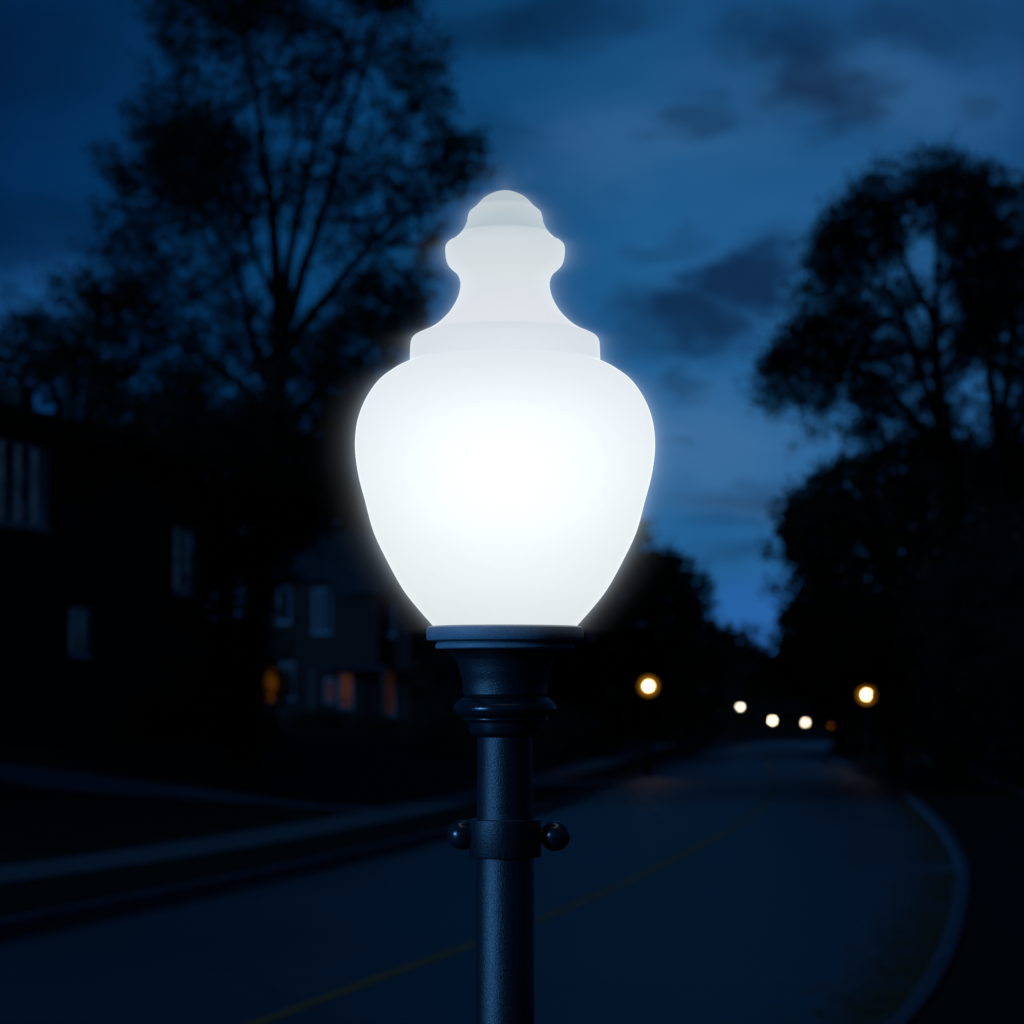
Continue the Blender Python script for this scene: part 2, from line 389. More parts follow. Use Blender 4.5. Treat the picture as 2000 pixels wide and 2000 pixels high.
# clamp band
cl = L2([(60,1601),(61,1599.6),(68.5,1599.6),(70,1601.5),(70,1671),(68.5,1673.5),(58,1674),(58,1664),(60,1660)])
m = MB(); m.lathe(list(reversed(cl)), 128, closed=True); band = m.build('clamp_band', M['paint'], lamp, True, 35)
for sx_, cx, cy, rr in ((-1, 902.5, 1631, 28.6), (1, 1084, 1633, 29.2)):
    p = at(cx, cy, LY); ctr = Vector((p.x-LX, 0, p.z-base_z))
    m = MB(); rad = rr*S
    sp = [(rad*math.sin(math.pi*i/36), -rad*math.cos(math.pi*i/36)) for i in range(37)]; sp[0] = (0,-rad); sp[-1] = (0,rad)
    m.lathe(sp, 72, c=tuple(ctr))
    m.tube([ctr + Vector((-sx_*rad*.8,0,0)), Vector((sx_*62*S,0,ctr.z))], [.009,.009], 24)
    m.build('ball_knob', M['paint_s'], lamp, True, 40)

# ---------------------------------------------------------------- distant street lamps
def lamp_glass(name, col, k):
    m = bpy.data.materials.new(name); m.use_nodes = True; nt = m.node_tree; nt.nodes.clear()
    N = nt.nodes.new; L = nt.links.new
    o = N('ShaderNodeOutputMaterial'); e = N('ShaderNodeEmission'); n = N('ShaderNodeTexNoise'); tc = N('ShaderNodeTexCoord'); mr = N('ShaderNodeMapRange')
    n.inputs['Scale'].default_value = 6; L(tc.outputs['Object'], n.inputs['Vector']); mr.inputs['To Min'].default_value = k*.9; mr.inputs['To Max'].default_value = k*1.1
    L(n.outputs['Fac'], mr.inputs['Value']); L(mr.outputs['Result'], e.inputs['Strength']); e.inputs['Color'].default_value = (*col,1)
    L(e.outputs[0], o.inputs['Surface']); return m
far = [  # px, py, distance, glass colour, bulb colour, glass strength, bulb strength, bulb radius, glass radius, label
    (1266.5,1340,112,(1,.40,.03),(1,.66,.30),1.2,45,.115,.36,'street lamp glowing amber at the left kerb, nearest beyond the white globe'),
    (1692.5,1357,128,(1,.40,.03),(1,.66,.28),1.2,45,.13,.39,'street lamp glowing amber alone on the right side of the road'),
    (1445,1381,205,(1,.45,.2),(1,.80,.60),.10,60,.13,.19,'round warm white street lamp, second along the left of the road'),
    (1508.7,1407.3,300,(1,.5,.2),(1,.74,.46),.1,24,.19,.20,'small cream street lamp far off, left one of the distant pair'),
    (1573,1411.2,318,(1,.5,.2),(1,.68,.50),.1,21,.19,.20,'small cream street lamp far off, right one of the distant pair'),
    (1624.5,1416.8,335,(1,.3,.05),(1,.32,.06),.05,4.5,.19,.20,'faint brown street lamp, dimmest and farthest on the right'),
]
def halo_glass(colr, k):  # glass globe; its fading emission also paints the halo around the lamp
    m = bpy.data.materials.new('amber_halo_glass'); m.use_nodes = True; nt = m.node_tree; nt.nodes.clear()
    N = nt.nodes.new; L = nt.links.new
    o = N('ShaderNodeOutputMaterial'); e = N('ShaderNodeEmission'); t = N('ShaderNodeBsdfTransparent'); ad = N('ShaderNodeMixShader')
    tc = N('ShaderNodeTexCoord'); n = N('ShaderNodeTexNoise'); n.inputs['Scale'].default_value = 8; L(tc.outputs['Object'], n.inputs['Vector'])
    mr = N('ShaderNodeMapRange'); mr.inputs['To Min'].default_value = k*.8; mr.inputs['To Max'].default_value = k*1.2; L(n.outputs['Fac'], mr.inputs['Value']); L(mr.outputs['Result'], e.inputs['Strength'])
    lw = N('ShaderNodeLayerWeight'); lw.inputs['Blend'].default_value = .5; iv = N('ShaderNodeMath'); iv.operation = 'SUBTRACT'; iv.inputs[0].default_value = 1; L(lw.outputs['Facing'], iv.inputs[1])
    pw = N('ShaderNodeMath'); pw.operation = 'POWER'; pw.inputs[1].default_value = 2.0; L(iv.outputs[0], pw.inputs[0]); hf = N('ShaderNodeMath'); hf.operation = 'MULTIPLY'; hf.inputs[1].default_value = .42; L(pw.outputs[0], hf.inputs[0]); L(hf.outputs[0], ad.inputs[0])
    e.inputs['Color'].default_value = (*colr,1); pass
    m.cycles.emission_sampling = 'NONE'; L(t.outputs[0], ad.inputs[1]); L(e.outputs[0], ad.inputs[2]); L(ad.outputs[0], o.inputs['Surface']); return m
for (px, py, Y, gcol, bcol, gk, bk, br, gr, lab) in far:
    g = at(px, py, Y); bz = gz(Y)+KH-.02; H = g.z-bz
    t = empty('street_lamp', (g.x, Y, bz)); tag(t, lab, 'street lamp', 'street lamps lit along the road')
    def ball(r): return [(0, H-r)]+[(r*math.sin(math.pi*j/20), H-r*math.cos(math.pi*j/20)) for j in range(1,20)]+[(0, H+r)]
    m = MB(); m.lathe(ball(gr), 24); gl = m.build('globe', halo_glass(gcol, gk), t, True)
    bm_ = lamp_glass('street_lamp_glow', bcol, bk)
    m = MB(); m.lathe(ball(br), 24); m.build('bulb', bm_, gl, True)
    m = MB(); m.lathe([(0,H+gr-.02),(.05,H+gr-.01),(.03,H+gr+.05),(0,H+gr+.09)], 16); m.build('finial', M['far_post'], t, True, 40)
    m = MB(); m.lathe([(0,H-gr-.16),(.05,H-gr-.16),(.07,H-gr-.08),(.12,H-gr-.02),(.12,H-gr+.015),(0,H-gr+.015)], 20); m.build('collar', M['far_post'], t, True, 40)
    m = MB(); m.lathe([(0,0),(.16,0),(.16,.12),(.12,.2),(.11,.5),(.075,.6),(.065,.9),(.05,H-gr-.15),(0,H-gr-.15)], 20); m.build('post', M['far_post'], t, True, 40)

# ---------------------------------------------------------------- trees
def inpoly(p, poly):
    x, y = p; c = False; j = len(poly)-1
    for i in range(len(poly)):
        xi, yi = poly[i]; xj, yj = poly[j]
        if (yi > y) != (yj > y) and x < (xj-xi)*(y-yi)/(yj-yi)+xi: c = not c
        j = i
    return c
def tree(name, label, Y, trunk, limbs, crowns, seed, leafmat='leaf', cat='tree', group=None, leaf=.13, depth=3.0, twigs=True, spread=.30):
    """trunk/limbs: lists of (px, py, radius m); crowns: list of (polygon, clump count, clump radius m, leaves per clump, gap threshold)"""
    rnd = random.Random(seed)
    basex = at(trunk[0][0], 1400, Y).x; bz = gz(Y)+KH-.03
    bz = surfz(basex, Y)-.03 if basex < XL(min(Y,430)) else bz
    if Y > 215: bz = gz(Y)
    t = empty(name, (basex, Y, bz)); O = Vector((basex, Y, bz))
    tag(t, label, cat, group)
    w = MB(); nodes = []
    def limb(pts, dy=0.0, first=False):
        P = []; Rr = []
        n = len(pts)
        for i, (px, py, r) in enumerate(pts):
            p = at(px, py, Y) - O
            if dy: p.y += dy*i/(n-1)
            P.append(p); Rr.append(r)
        if first: P[0].z = -.1; P[0].x = 0
        # refine with small wobble
        PP = [P[0]]; RR = [Rr[0]]
        for a, b, ra, rb in zip(P, P[1:], Rr, Rr[1:]):
            for k in range(1, 5):
                u = k/4; q = a.lerp(b, u)
                if k < 4: q += Vector((rnd.uniform(-1,1), rnd.uniform(-1,1), 0))*(.02*(b-a).length)
                PP.append(q); RR.append(ra+(rb-ra)*u)
        w.tube(PP, RR, 9)
        for q, r in zip(PP, RR): nodes.append((q, r))
    limb(trunk, first=True)
    tn = len(nodes)
    for q, r in list(nodes): pass
    for i, lb in enumerate(limbs): limb(lb, dy=rnd.uniform(-1,1)*depth*.8)
    lm = MB()
    low = max(n[0].z for n in nodes[:tn])*.35 if limbs else 0
    cl = []
    for poly, cnt, cr, lpc, thr in crowns:
        xs = [p[0] for p in poly]; ys = [p[1] for p in poly]; got = 0; tries = 0
        while got < cnt and tries < cnt*30:
            tries += 1
            px, py = rnd.uniform(min(xs), max(xs)), rnd.uniform(min(ys), max(ys))
            if not inpoly((px, py), poly): continue
            p = at(px, py, Y) - O
            p.y += max(-1.6, min(1.6, rnd.gauss(0, .6)))*depth
            if p.z < .2: continue
            q = p + O
            nv = mnoise.noise(Vector((q.x*.42+seed, q.y*.12, q.z*.42))) + .5*mnoise.noise(Vector((q.x*1.1, q.y*.3+seed, q.z*1.1)))
            if nv < thr + rnd.uniform(-.12,.12): continue
            cl.append((p, cr*rnd.uniform(.65,1.3), lpc)); got += 1
    # grow branches towards clumps
    if nodes:
        top = max(n[0].z for n in nodes[:tn])
        cl.sort(key=lambda c: (c[0]-Vector((0,0,top*.6))).length)
        for p, cr, lpc in cl:
            best = None; bd = 1e9
            for q, r in nodes:
                if q.z < low: continue
                d = (q-p).length
                if q.z > p.z-.1*d: d += (q.z-p.z+.3)*1.2
                if d < bd: bd = d; best = (q, r)
            if best is None: continue
            q, r = best; ln = (p-q).length
            r0 = min(r*.65, .018+.014*ln); r1 = .010
            mid = q.lerp(p, .5) + Vector((rnd.uniform(-.12,.12), rnd.uniform(-.12,.12), rnd.uniform(-.02,.14)))*ln
            if True:
                w.tube([q, q.lerp(mid,.55)+Vector((0,0,.02*ln)), mid, p], [r0, r0*.8+r1*.2, (r0+r1)/2, r1], 5, False)
            nodes.append((mid, (r0+r1)/2)); nodes.append((p, r1*1.8))
            if twigs:
                for _ in range(4):
                    dd = Vector((rnd.gauss(0,1), rnd.gauss(0,1), rnd.gauss(0,.8))).normalized()*cr*rnd.uniform(.7,1.25)
                    w.tube([p.lerp(q,.15), p+dd*.6, p+dd], [.010,.007,.004], 3, False)
    for p, cr, lpc in cl:
        sub = [Vector((rnd.gauss(0,.5), rnd.gauss(0,.5), rnd.gauss(0,.38)))*cr for _ in range(4)]
        for _ in range(lpc):
            c = p + sub[rnd.randrange(4)] + Vector((rnd.gauss(0,spread), rnd.gauss(0,spread), rnd.gauss(0,spread*.8)))*cr
            a = Vector((rnd.gauss(0,1), rnd.gauss(0,1), rnd.gauss(0,.7))).normalized()
            b = a.cross(Vector((rnd.gauss(0,1), rnd.gauss(0,1), rnd.gauss(0,1)))).normalized()
            s = leaf*rnd.uniform(.6,1.35)
            lm.quad(c - a*s*.5, c + b*s*.32, c + a*s*.5, c - b*s*.32)
    w.build('trunk', M['bark'], t, True); lm.build('crown', M[leafmat], t)
    return t

# the tall tree on the left
LT_trunk = [(480,1560,.46),(488,1420,.40),(502,1200,.37),(518,1000,.36),(531,850,.35),(540,700,.33)]
LT_limbs = [
    [(541,705,0.246),(543,640,0.221),(543,595,0.197),(533,466,0.156),(512,310,0.115),(497,181,0.082),(470,40,0.057),(455,-120,0.033)],
    [(543,680,0.164),(556,600,0.148),(562,500,0.123),(595,345,0.098),(625,222,0.074),(672,120,0.049),(700,10,0.033),(715,-90,0.025)],
    [(545,690,0.180),(572,610,0.164),(602,515,0.139),(647,393,0.107),(680,275,0.082),(722,140,0.057),(765,20,0.037),(800,-70,0.025)],
    [(545,720,0.180),(585,640,0.156),(640,575,0.131),(725,468,0.098),(790,415,0.066),(835,385,0.049),(900,330,0.033),(935,300,0.025)],
    [(640,430,0.074),(720,420,0.057),(790,395,0.041),(850,400,0.025)],
    [(725,468,0.066),(800,470,0.049),(850,440,0.033)],
    [(533,780,0.156),(505,705,0.131),(478,590,0.098),(455,500,0.074),(400,420,0.049),(340,360,0.037),(270,325,0.025),(215,330,0.016)],
    [(543,600,0.098),(500,500,0.074),(450,380,0.049),(400,260,0.041),(350,170,0.025),(325,60,0.016)],
    [(529,850,0.164),(480,760,0.123),(390,690,0.090),(300,640,0.066),(200,610,0.041),(125,550,0.025)],
    [(530,860,0.164),(600,790,0.123),(680,720,0.090),(760,650,0.057),(830,590,0.033)],
    [(519,980,0.148),(610,900,0.107),(690,850,0.066),(740,840,0.041)],
    [(535,430,0.082),(560,330,0.057),(575,200,0.041),(560,60,0.029),(570,-60,0.016)],
]
crown_main = [(310,-150),(300,30),(330,130),(300,190),(380,200),(300,260),(270,310),(200,320),(205,345),(250,400),(185,440),(170,490),(200,520),(240,600),(300,720),(360,830),(560,900),(700,880),(720,760),(800,690),(850,640),(820,560),(850,480),(930,330),(965,310),(930,235),(890,260),(880,160),(860,90),(800,40),(815,-150)]
tree('tall_tree', 'tall spreading tree with thin airy crown left of the lamp', 84, LT_trunk, LT_limbs, [
    (crown_main, 2300, .30, 20, -.26),
    ([(300,200),(380,190),(470,230),(470,300),(330,320),(280,290)], 90, .45, 55, -.5),
    ([(200,320),(300,320),(400,350),(370,390),(260,360),(205,350)], 30, .35, 45, -.5),
    ([(300,-60),(560,-60),(560,60),(330,110)], 60, .45, 50, -.2),
    ([(640,-60),(800,-60),(810,40),(700,60)], 35, .42, 50, -.3),
    ([(330,290),(480,300),(480,420),(360,400)], 45, .45, 50, -.3),
    ([(170,560),(300,560),(310,600),(200,620)], 40, .35, 60, -.5),
    ([(110,540),(160,560),(300,640),(460,740),(520,900),(300,900),(100,740),(0,680),(0,640)], 260, .42, 30, -.35),
    ([(660,560),(780,545),(850,600),(790,680),(640,720),(590,690)], 80, .45, 55, -.4),
    ([(820,300),(900,260),(950,290),(930,330),(850,360)], 28, .35, 40, -.5),
    ([(200,720),(500,720),(740,700),(700,900),(500,980),(250,980)], 200, .5, 50, -.15),
], 3, group='street trees', depth=3.4, leaf=.13, spread=.5)
tree('broadleaf_tree', 'lower leafy tree rising behind the dark house at the left edge', 96,
     [(120,1540,.42),(125,1300,.36),(135,1050,.30),(140,880,.24)],
     [[(140,900,.2),(110,780,.14),(70,700,.08),(40,650,.04)],[(140,880,.2),(180,780,.13),(230,700,.08),(280,650,.05)],[(140,950,.2),(260,850,.12),(330,780,.06)],[(135,940,.2),(40,820,.14),(-30,740,.08),(-80,700,.04)],[(140,880,.15),(150,760,.1),(165,680,.06),(160,610,.03)]],
     [([(-120,690),(0,660),(60,630),(105,640),(160,600),(240,600),(320,650),(400,740),(430,900),(470,1500),(-120,1500)], 900, .58, 48, -.16),
      ([(60,690),(260,690),(300,780),(240,800),(80,800)], 45, .55, 50, -.5),
      ([(-120,1000),(480,950),(500,1480),(-120,1480)], 260, .8, 60, -.9)], 11, leaf=.17, depth=3.5, twigs=False)
tree('broadleaf_tree', 'dense dark tree filling the gap between the two houses', 104,
     [(430,1530,.4),(432,1300,.32),(440,1100,.25),(445,950,.18)],
     [[(440,1100,.2),(400,1000,.12),(350,930,.06)],[(442,1050,.2),(520,960,.12),(600,900,.06)]],
     [([(300,950),(360,860),(450,840),(560,850),(640,900),(690,980),(570,1080),(505,1180),(495,1480),(260,1480)], 620, .75, 60, -.6)], 12, leaf=.22, depth=3.2, twigs=False)
tree('broadleaf_tree', 'dark tree standing behind the brick house with amber windows', 152,
     [(720,1480,.4),(720,1300,.34),(715,1150,.28),(710,1000,.2)],
     [[(715,1100,.2),(660,1000,.12),(620,930,.07)],[(712,1050,.2),(760,960,.12),(800,880,.07)]],
     [([(560,900),(600,840),(680,800),(760,780),(850,820),(940,1000),(1000,1150),(1000,1420),(880,1440),(560,1150)], 620, .9, 60, -.3),
      ([(780,1080),(1000,1120),(1060,1440),(820,1450)], 420, .9, 70, -.9)], 13, leaf=.30, depth=4, twigs=False)

# right side
RT_trunk = [(1868,1545,.42),(1866,1400,.38),(1864,1200,.36),(1864,1000,.34),(1862,900,.31)]
RT_limbs = [
    [(1862,905,.26),(1848,840,.23),(1834,759,.20),(1827,635,.16),(1790,560,.11),(1747,461,.07),(1728,374,.04),(1720,345,.025)],
    [(1858,900,.22),(1838,830,.18),(1806,745,.14),(1778,640,.11),(1745,560,.07),(1690,480,.05),(1640,430,.03)],
    [(1858,910,.22),(1812,852,.17),(1755,790,.13),(1712,740,.10),(1650,722,.06),(1570,715,.04),(1510,735,.02)],
    [(1830,650,.12),(1835,560,.09),(1840,450,.07),(1850,350,.04),(1845,300,.02)],
    [(1812,850,.12),(1760,820,.08),(1690,800,.06),(1620,790,.03),(1570,830,.02)],
    [(1775,640,.08),(1700,610,.06),(1620,590,.04),(1570,600,.02)],
    [(1712,740,.07),(1680,680,.05),(1620,650,.03)],
]
right_crown = [(1478,745),(1500,690),(1535,640),(1560,600),(1545,560),(1560,500),(1600,470),(1600,430),(1650,400),(1670,365),(1690,335),(1740,340),(1790,330),(1830,290),(1860,285),(1890,320),(1940,420),(1960,560),(1955,680),(1910,710),(1865,735),(1850,800),(1840,900),(1700,880),(1640,850),(1600,880),(1560,875),(1545,800),(1500,790)]
tree('tall_tree', 'tall tree with forked limbs and ragged crown right of the lamp', 98, RT_trunk, RT_limbs, [
    (right_crown, 1350, .36, 24, -.20),
    ([(1600,440),(1690,350),(1800,330),(1860,300),(1870,420),(1700,520),(1620,520)], 130, .5, 50, -.35),
    ([(1500,690),(1600,590),(1700,600),(1700,700),(1600,780),(1490,770)], 90, .5, 50, -.3),
    ([(1580,780),(1700,760),(1760,820),(1650,850),(1570,865)], 30, .42, 40, -.4),
], 21, group='street trees', leaf=.14, depth=3.2, spread=.48)
tree('tall_tree', 'upright tree with parallel bare stems at the right edge', 106,
     [(1965,1540,.36),(1962,1300,.34),(1960,1000,.32),(1958,880,.29)],
     [[(1958,885,.24),(1945,800,.2),(1938,728,.18),(1922,600,.14),(1925,470,.09),(1930,400,.06),(1935,330,.03)],
      [(1960,900,.2),(1962,800,.17),(1968,700,.13),(1985,560,.09),(2000,450,.06),(2010,380,.03)],
      [(1960,900,.2),(2000,820,.13),(2050,740,.08),(2100,650,.04)]],
     [([(1860,420),(1890,340),(1930,325),(1975,370),(2050,360),(2120,420),(2150,700),(2150,1000),(1960,920),(1945,790),(1925,700),(1870,640)], 1300, .44, 30, -.32),
      ([(1860,760),(1920,800),(2000,900),(2100,900),(2100,1100),(1840,1100),(1835,860)], 120, .6, 50, -.2)], 22, group='street trees', leaf=.15, depth=3.0)
tree('broadleaf_tree', 'dense low tree in front of the right tree stems, its edge facing the open sky', 112,
     [(1745,1525,.34),(1743,1300,.3),(1738,1150,.26),(1735,1050,.2)],
     [[(1738,1150,.2),(1680,1040,.12),(1620,980,.07),(1570,960,.04)],[(1736,1100,.2),(1780,1000,.12),(1830,930,.06)],[(1740,1200,.15),(1640,1120,.1),(1560,1080,.04)]],
     [([(1590,935),(1640,905),(1700,885),(1780,880),(1870,860),(2000,900),(2080,950),(2080,1400),(1760,1340),(1640,1325),(1600,1310),(1570,1290),(1545,1260),(1580,1200),(1545,1170),(1580,1110),(1520,1090),(1520,1060),(1550,990)], 1150, .72, 60, -.9),
      ([(1513,1080),(1545,1000),(1640,960),(1640,1100),(1560,1105)], 45, .5, 50, -.7),
      ([(1520,1240),(1560,1170),(1620,1180),(1620,1260),(1530,1270)], 30, .45, 50, -.7)], 23, leafmat='leaf2', group='trees along the street', leaf=.23, depth=3.2, twigs=False)
tree('broadleaf_tree', 'dark tree beside the sky gap on the right of the road', 165,
     [(1640,1478,.4),(1640,1400,.36),(1635,1330,.3),(1630,1260,.2)],
     [[(1635,1330,.2),(1590,1290,.1),(1560,1270,.05)]],
     [([(1520,1290),(1545,1240),(1600,1200),(1680,1160),(1760,1200),(1820,1450),(1700,1472),(1660,1440),(1590,1370),(1535,1350),(1500,1345),(1505,1310)], 520, .85, 60, -.9)], 24, leafmat='leaf2', group='trees along the street', leaf=.28, depth=4, twigs=False)
tree('broadleaf_tree', 'black mass of a broad tree against the right frame edge', 90,
     [(2010,1560,.4),(2010,1400,.36),(2000,1250,.3),(1990,1100,.2)],
     [[(2000,1250,.2),(1950,1150,.1),(1900,1080,.05)]],
     [([(1800,1120),(1880,1060),(2000,1020),(2150,1000),(2200,1560),(1950,1505),(1830,1500)], 420, .7, 60, -.9)], 25, group='trees along the street', leaf=.18, depth=3, twigs=False)
tree('broadleaf_tree', 'rounded tree just right of the white globe with its top in the sky', 158,
     [(1188,1492,.42),(1188,1400,.38),(1190,1300,.34),(1192,1180,.26),(1200,1090,.16)],
     [[(1190,1250,.2),(1250,1150,.12),(1300,1110,.06)],[(1190,1220,.2),(1140,1130,.1)]],
     [([(1060,1120),(1120,1090),(1180,1040),(1220,1020),(1262,1028),(1285,1075),(1330,1105),(1350,1140),(1378,1175),(1360,1220),(1380,1260),(1400,1330),(1385,1400),(1300,1430),(1030,1450),(1040,1250)], 900, .8, 60, -.8)], 31, group='trees along the street', leaf=.29, depth=4, twigs=False)
tree('broadleaf_tree', 'smaller rounded tree further along the left of the road', 205,
     [(1400,1462,.35),(1400,1380,.3),(1402,1300,.2)],
     [[(1400,1380,.2),(1440,1300,.1),(1455,1270,.05)]],
     [([(1320,1300),(1350,1250),(1395,1230),(1440,1236),(1470,1265),(1462,1300),(1490,1330),(1480,1345),(1430,1352),(1405,1420),(1310,1445)], 380, .85, 60, -.9)], 32, group='trees along the street', leaf=.34, depth=4, twigs=False)
for i, (cx, w_, top, Y, lab) in enumerate([
    (1500, 75, 1312, 420, 'far hazy tree closing the end of the road below the sky gap'),
    (1570, 95, 1320, 400, 'far dark tree at the end of the road above the distant lamp pair'),
    (1660, 110, 1300, 410, 'far dark tree behind the dimmest lamp'),
    (1420, 90, 1330, 430, 'far dark tree behind the second lamp along the left')]):
    hw = w_
    poly = [(cx-hw,1440),(cx-hw*.9,top+50),(cx-hw*.5,top+12),(cx,top),(cx+hw*.5,top+10),(cx+hw*.9,top+45),(cx+hw,1440)]
    tree('broadleaf_tree', lab, Y, [(cx,1452,.4),(cx,1400,.35),(cx,1350,.2)], [], [(poly, 170, 1.5, 70, -1)], 60+i, group='far trees at the end of the road', leaf=.5, depth=5, twigs=False)

# far woodland: one continuous mass
def woods():
    rnd = random.Random(5); m = MB()
    for i in range(7000):
        x = rnd.uniform(-330, 330); Y = rnd.uniform(520, 600)
        top = 17 + 5*mnoise.noise(Vector((x*.03, 1.3, 0)))+3*mnoise.noise(Vector((x*.12, 4.3, 0)))
        h = rnd.uniform(0, 1)**.8*top
        for _ in range(4):
            c = Vector((x+rnd.gauss(0,1.6), Y+rnd.gauss(0,1.5), gz(Y)+h+rnd.gauss(0,.8)))
            a = Vector((rnd.gauss(0,1), rnd.gauss(0,.4), rnd.gauss(0,1))).normalized(); b = a.cross(Vector((rnd.gauss(0,.4), 1, rnd.gauss(0,.4)))).normalized(); s = rnd.uniform(1.6,3.2)
            m.quad(c-a*s*.5, c+b*s*.45, c+a*s*.5, c-b*s*.45)
    tag(m.build('woods', M['leaf']), 'dark far-off wood along the horizon', 'woods', kind='stuff')
woods()

# shrubs in front of the houses and along the far kerbs
def shrub(cx, w_, top, bot, Y, seed, lab, n=60, cr=.45):
    poly = [(cx-w_,bot),(cx-w_*.85,top+(bot-top)*.35),(cx-w_*.3,top),(cx+w_*.4,top+4),(cx+w_*.9,top+(bot-top)*.3),(cx+w_,bot)]
    tree('shrub', lab, Y, [(cx,bot,.07),(cx,(top+bot)/2+4,.05),(cx,top+8,.03)], [], [(poly, n, cr, 50, -1)], seed, cat='shrub', group='shrubs by the houses', leaf=.12, depth=1.0, twigs=False)
for i, (cx, w_, top, bot, Y, lab) in enumerate([
    (90,120,1340,1490,88,'broad dark shrub below the three light upper window'),
    (300,110,1370,1500,90,'dark shrub left of the tall tree trunk'),
    (470,80,1400,1505,92,'low shrub at the left foot of the tall tree'),
    (620,70,1402,1440,122,'clipped shrub below the porch of the brick house'),
    (740,70,1412,1445,122,'clipped shrub below the right bay of the brick house'),
    (860,80,1380,1470,118,'dark shrub just left of the foreground post, past the brick house'),
    (1100,70,1385,1485,128,'dark shrub behind the tree trunk right of the foreground post'),
    (1330,60,1420,1470,170,'low shrub between the two left lamps'),
    (1820,110,1380,1490,125,'dark hedge shrub behind the right pavement'),
    (1960,120,1370,1510,112,'dark hedge shrub at the right frame edge')]):
    shrub(cx, w_, top, bot, Y, 80+i, lab, n=90 if w_ > 85 else 60, cr=.5)

# ---------------------------------------------------------------- houses
def window_unit(parent, s0, s1, z0, z1, lights=2, pane=None, curtain=False, y=0.0, sill=True):
    """front faces local -y; s runs along local x"""
    f = MB(); t = .07
    f.box(s0-t, s0, y-.05, y+.02, z0-t, z1+t); f.box(s1, s1+t, y-.05, y+.02, z0-t, z1+t)
    f.box(s0, s1, y-.05, y+.02, z1, z1+t); f.box(s0, s1, y-.05, y+.02, z0-t, z0)
    for k in range(1, lights):
        x = s0+(s1-s0)*k/lights; f.box(x-.045, x+.045, y-.045, y+.015, z0, z1)
    fr = f.build('window', M['white'], parent)
    p = MB(); p.box(s0, s1, y-.012, y-.006, z0, z1); p.build('pane', pane or M['glass'], fr)
    if curtain:
        c = MB()
        n = 24
        for k in range(lights):
            a = s0+(s1-s0)*(k+.08)/lights; b = a+(s1-s0)/lights*.30
            for i in range(n):
                xa = a+(b-a)*i/n; xb = a+(b-a)*(i+1)/n; ya = y-.018+.004*math.sin(i*1.5); yb = y-.018+.004*math.sin((i+1)*1.5)
                c.quad((xa,ya,z0+.03),(xb,yb,z0+.03),(xb,yb,z1-.02),(xa,ya,z1-.02))
        c.build('curtain', M['curtain'], fr)
    if sill:
        q = MB(); q.box(s0-.14, s1+.14, y-.14, y+.01, z0-t-.09, z0-t-.003); q.build('sill', M['white'], fr)
    return fr
def gable_house(t, x0, x1, d, eave, ridge, over=.4, name='wall'):
    m = MB(); m.box(x0, x1, 0, d, -.3, eave)
    n = len(m.v); m.v += [(x0,0,eave),(x0,d,eave),(x0,d/2,ridge),(x1,0,eave),(x1,d,eave),(x1,d/2,ridge)]
    m.f += [(n,n+1,n+2),(n+3,n+5,n+4)]
    m.build('wall', M['brick'], t)
    r = MB(); th = .16; sl = (ridge-eave)/(d/2)
    for s in (0, 1):
        ya, yb = (-over, d/2) if s == 0 else (d+over, d/2)
        za = eave-over*sl+.05; zb_ = ridge+.05
        a = (x0-over,ya,za); b = (x1+over,ya,za); c = (x1+over,yb,zb_); dd = (x0-over,yb,zb_)
        up = Vector((0,0,th))
        A,B,C_,D = [Vector(v) for v in (a,b,c,dd)]
        n = len(r.v); r.v += [tuple(v) for v in (A,B,C_,D,A+up,B+up,C_+up,D+up)]
        for q in ((0,3,2,1),(4,5,6,7),(0,1,5,4),(1,2,6,5),(2,3,7,6),(3,0,4,7)): r.f.append(tuple(n+i for i in q))
    return r.build('roof', M['roof'], t)

# house at the left edge; its street front runs nearly along the view
ang = R(78)
O1 = at(45, 1350, 80); bz1 = surfz(O1.x, 84)-.1
hA = empty('brick_house', (O1.x, 80, bz1), ang)
tag(hA, 'dark two storey house at the left edge with pale upper windows', 'house')
zz = lambda py, Y: at(0, py, Y).z - bz1
rf = gable_house(hA, -14, 15.5, 10, zz(812,80), zz(812,80)+1.0)
e_ = zz(812,80)
c = MB(); c.box(11, 12.2, 4.4, 5.3, e_+.6, e_+1.9); c.box(10.93, 12.27, 4.33, 5.37, e_+1.9, e_+2.02); c.build('chimney', M['brick'], rf)
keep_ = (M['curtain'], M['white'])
M['curtain'], M['white'] = emit('glowing_curtain', (.16,.42,.85), .045, 2.5, .4), surf('bright_window_paint', (.75,.78,.8), (.88,.9,.92), 3, .5)  # curtains emit a faint blue standing in for sky light on them
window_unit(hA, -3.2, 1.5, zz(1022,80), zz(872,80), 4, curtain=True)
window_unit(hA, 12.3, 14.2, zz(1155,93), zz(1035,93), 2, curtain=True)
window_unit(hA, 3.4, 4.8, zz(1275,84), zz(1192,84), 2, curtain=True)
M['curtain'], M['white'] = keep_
g = MB(); g.box(-14.3, 15.8, -.42, -.30, e_-.30, e_-.19); g.build('gutter', M['door'], hA)

# brick house in the middle distance
O2 = at(530, 1350, 130); bz2 = surfz(O2.x+3, 130)-.05
hB = empty('brick_house', (O2.x, 130, bz2), R(4))
tag(hB, 'brick house with lit amber ground floor windows and porch, left of the post', 'house')
kx = F/130
X = lambda px: (px-530)/kx
Z = lambda py: at(0, py, 130).z - bz2
rf = gable_house(hB, X(505), X(802), 8, Z(1128), Z(1040))
c = MB(); c.box(X(780), X(800), 3.4, 4.3, Z(1075), Z(1030)); c.build('chimney', M['brick'], rf)
